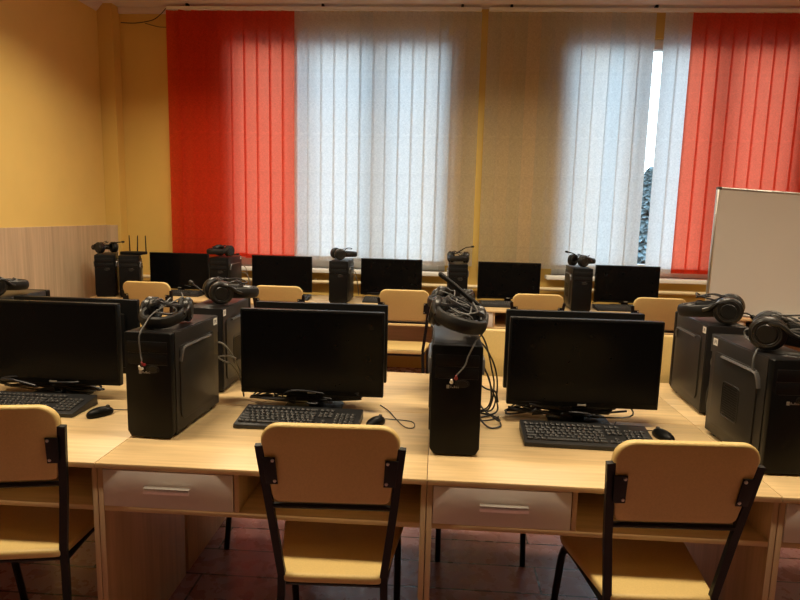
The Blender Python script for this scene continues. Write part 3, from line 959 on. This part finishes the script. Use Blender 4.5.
BH = [('headset on the tower against the left wall beside the router', -2.955, 5.22, 60, 15, [(-.02, .03, .06), (.03, .02, .085), (.09, .02, .10), (.13, .02, .105)]),
      ('headset on the tower in front of the red vanes', -1.89, 5.25, 150, 16, [(.04, -.08, .05), (.09, -.07, .03), (.13, -.06, .028)]),
      ('headset on the tower in front of the left window white vanes', -.87, 5.25, -65, 17, None),
      ('headset with raised mic on the window tower above the centre tower', .19, 5.27, 175, 18, [(-.03, .02, .08), (.02, .02, .11), (.06, .02, .135), (.11, .02, .145)]),
      ('headset on the tower in front of the right window white vanes', 1.215, 5.25, -60, 19, [(.0, .0, .09), (-.05, .0, .115), (-.09, .0, .125)])]
for nm, x, y, a, sd, mic in BH:
    if mic:
        mic = [(x + p, y + q, ZT + z) for p, q, z in mic]
    make_headset(nm, (x, y, ZT), R(a), BG, tilt=.025, mic=mic, wad=3, seed=sd, cable_mat='cable', k=1.05, micr=.005)

# ------------------------------------------------------------------ router on the second corner tower
rt = thing('router', 'black router with three upright antennas on the corner tower', 'router', (-2.70, 5.205, ZT))
part('housing', None, lambda b: b.prism(round_rect(-.10, -.06, .10, .06, .012), .026, .006), M['black'], rt)
for x in (-.07, 0.0, .08):
    part('antenna', 'router_antenna', lambda b: b.tube([(0, 0, 0), (0, 0, .02), (0, 0, .150), (0, 0, .155)], [.007, .006, .0045, .002], 8), M['black'], rt, (x, .067, .012), (R(2), R(3 if x == 0 else 0), 0))

# ------------------------------------------------------------------ whiteboard on a stand
wb = thing('whiteboard', 'whiteboard on a stand in front of the red vanes at the right', 'whiteboard', (2.32, 3.93, 0))
TI = R(-6)
bw, bz0, bz1 = .59, .925, 1.735
wp = part('board', None, lambda b: b.box((-bw + .012, -.006, 0), (bw - .012, .006, bz1 - bz0 - .012)), M['board'], wb, (0, 0, bz0), (TI, R(3), 0), smooth=None, label='blank white writing surface')
def wframe(b):
    h = bz1 - bz0 - .006
    b.box((-bw, -.010, -.012), (-bw + .014, .012, h), .003)
    b.box((bw - .014, -.010, -.012), (bw, .012, h), .003)
    b.box((-bw + .014, -.010, h - .016), (bw - .014, .012, h), .003)
    b.box((-bw + .014, -.010, -.012), (bw - .014, .012, .002), .003)
wf = part('frame', None, wframe, M['alu'], wb, (0, 0, bz0), (TI, R(3), 0))
for s in (-1, 1):
    part('corner_cap', 'corner_cap', lambda b: b.box((-.014, -.0115, -.016), (.014, .0135, .003), .003), M['strip'], wf, (s * (bw - .013), 0, bz1 - bz0 - .008))
part('pen_tray', None, lambda b: b.box((-.25, -.06, -.022), (.25, .0, -.016), .001).box((-.25, -.06, -.016), (.25, -.056, -.006)), M['alu'], wf, (0, -.0105, 0))
for s in (-1, 1):
    part('leg', 'wb_leg%d' % s, lambda b, s=s: b.tube([(s * .42, -.05, 0.0), (s * .38, .03, .95), (s * .36, .105, 1.70)], .013, 10), M['strip'], wb)
part('leg', 'wb_leg', lambda b: b.tube([(0, .62, 0.0), (0, .085, 1.45)], .013, 10), M['strip'], wb)

# ------------------------------------------------------------------ light
w = bpy.data.worlds.new('overcast_sky')
sc.world = w
w.use_nodes = True
nt = w.node_tree
bg = nt.nodes['Background']
tc = nt.nodes.new('ShaderNodeTexCoord')
sx = nt.nodes.new('ShaderNodeSeparateXYZ')
nt.links.new(tc.outputs['Generated'], sx.inputs[0])
rp = nt.nodes.new('ShaderNodeValToRGB')
rp.color_ramp.elements[0].position = 0.0
rp.color_ramp.elements[0].color = (0.78, 0.90, 0.98, 1)
rp.color_ramp.elements[1].position = 0.6
rp.color_ramp.elements[1].color = (0.62, 0.78, 0.98, 1)
nt.links.new(sx.outputs['Z'], rp.inputs['Fac'])
nt.links.new(rp.outputs['Color'], bg.inputs['Color'])
bg.inputs["Strength"].default_value = 5.2

def area(name, loc, rot, sx_, sy_, power, col, portal=False):
    l = bpy.data.lights.new(name, 'AREA')
    l.shape = 'RECTANGLE'
    l.size, l.size_y = sx_, sy_
    l.energy = power
    l.color = col
    l.spread = R(146) if not portal else R(180)
    if portal:
        l.cycles.is_portal = True
    o = bpy.data.objects.new(name, l)
    COL.objects.link(o)
    o.location = loc
    o.rotation_euler = rot
    return o
WARM = (1.0, 0.83, 0.58)
for x, y, pw in ((-1.7, 1.70, 37), (0.55, 1.70, 33), (2.8, 1.70, 24), (-1.7, 4.2, 44), (0.55, 4.2, 34), (2.8, 4.2, 24)):
    area('ceiling_lamp', (x, y, ZC - .22), (0, 0, 0), 1.2, .2, pw, WARM)
for x0, x1 in (W1, W2):
    area('window_daylight', ((x0 + x1) / 2, YB + WT + .02, (WZ[0] + WZ[1]) / 2), (R(-90), 0, 0), x1 - x0, WZ[1] - WZ[0], 1, (1, 1, 1), True)

# ------------------------------------------------------------------ camera
cd = bpy.data.cameras.new('camera')
cam = bpy.data.objects.new('camera', cd)
COL.objects.link(cam)
cd.sensor_fit = 'HORIZONTAL'
cd.sensor_width = 36.0
cd.lens = 36.0 * 600 / 800
cd.clip_start = .02
y_, p_, r_ = R(3.4), R(8.1), R(1.4)
f = Vector((-math.sin(y_) * math.cos(p_), math.cos(y_) * math.cos(p_), -math.sin(p_)))
Rt = Vector((math.cos(y_), math.sin(y_), 0))
U = Rt.cross(f)
ri = Rt * math.cos(r_) + U * math.sin(r_)
up = U * math.cos(r_) - Rt * math.sin(r_)
mw = Matrix((ri, up, -f)).transposed().to_4x4()
mw.translation = Vector((0, 0, 1.53))
cam.matrix_world = mw
sc.camera = cam

sc.view_settings.view_transform = 'Standard'
sc.view_settings.look = 'None'
sc.view_settings.gamma = 1.0
sc.view_settings.use_curve_mapping = False
sc.view_settings.exposure = 0.13
sc.cycles.max_bounces = 10
sc.cycles.diffuse_bounces = 5
sc.cycles.transparent_max_bounces = 12
sc.cycles.sample_clamp_indirect = 6.0
sc.cycles.use_denoising = True
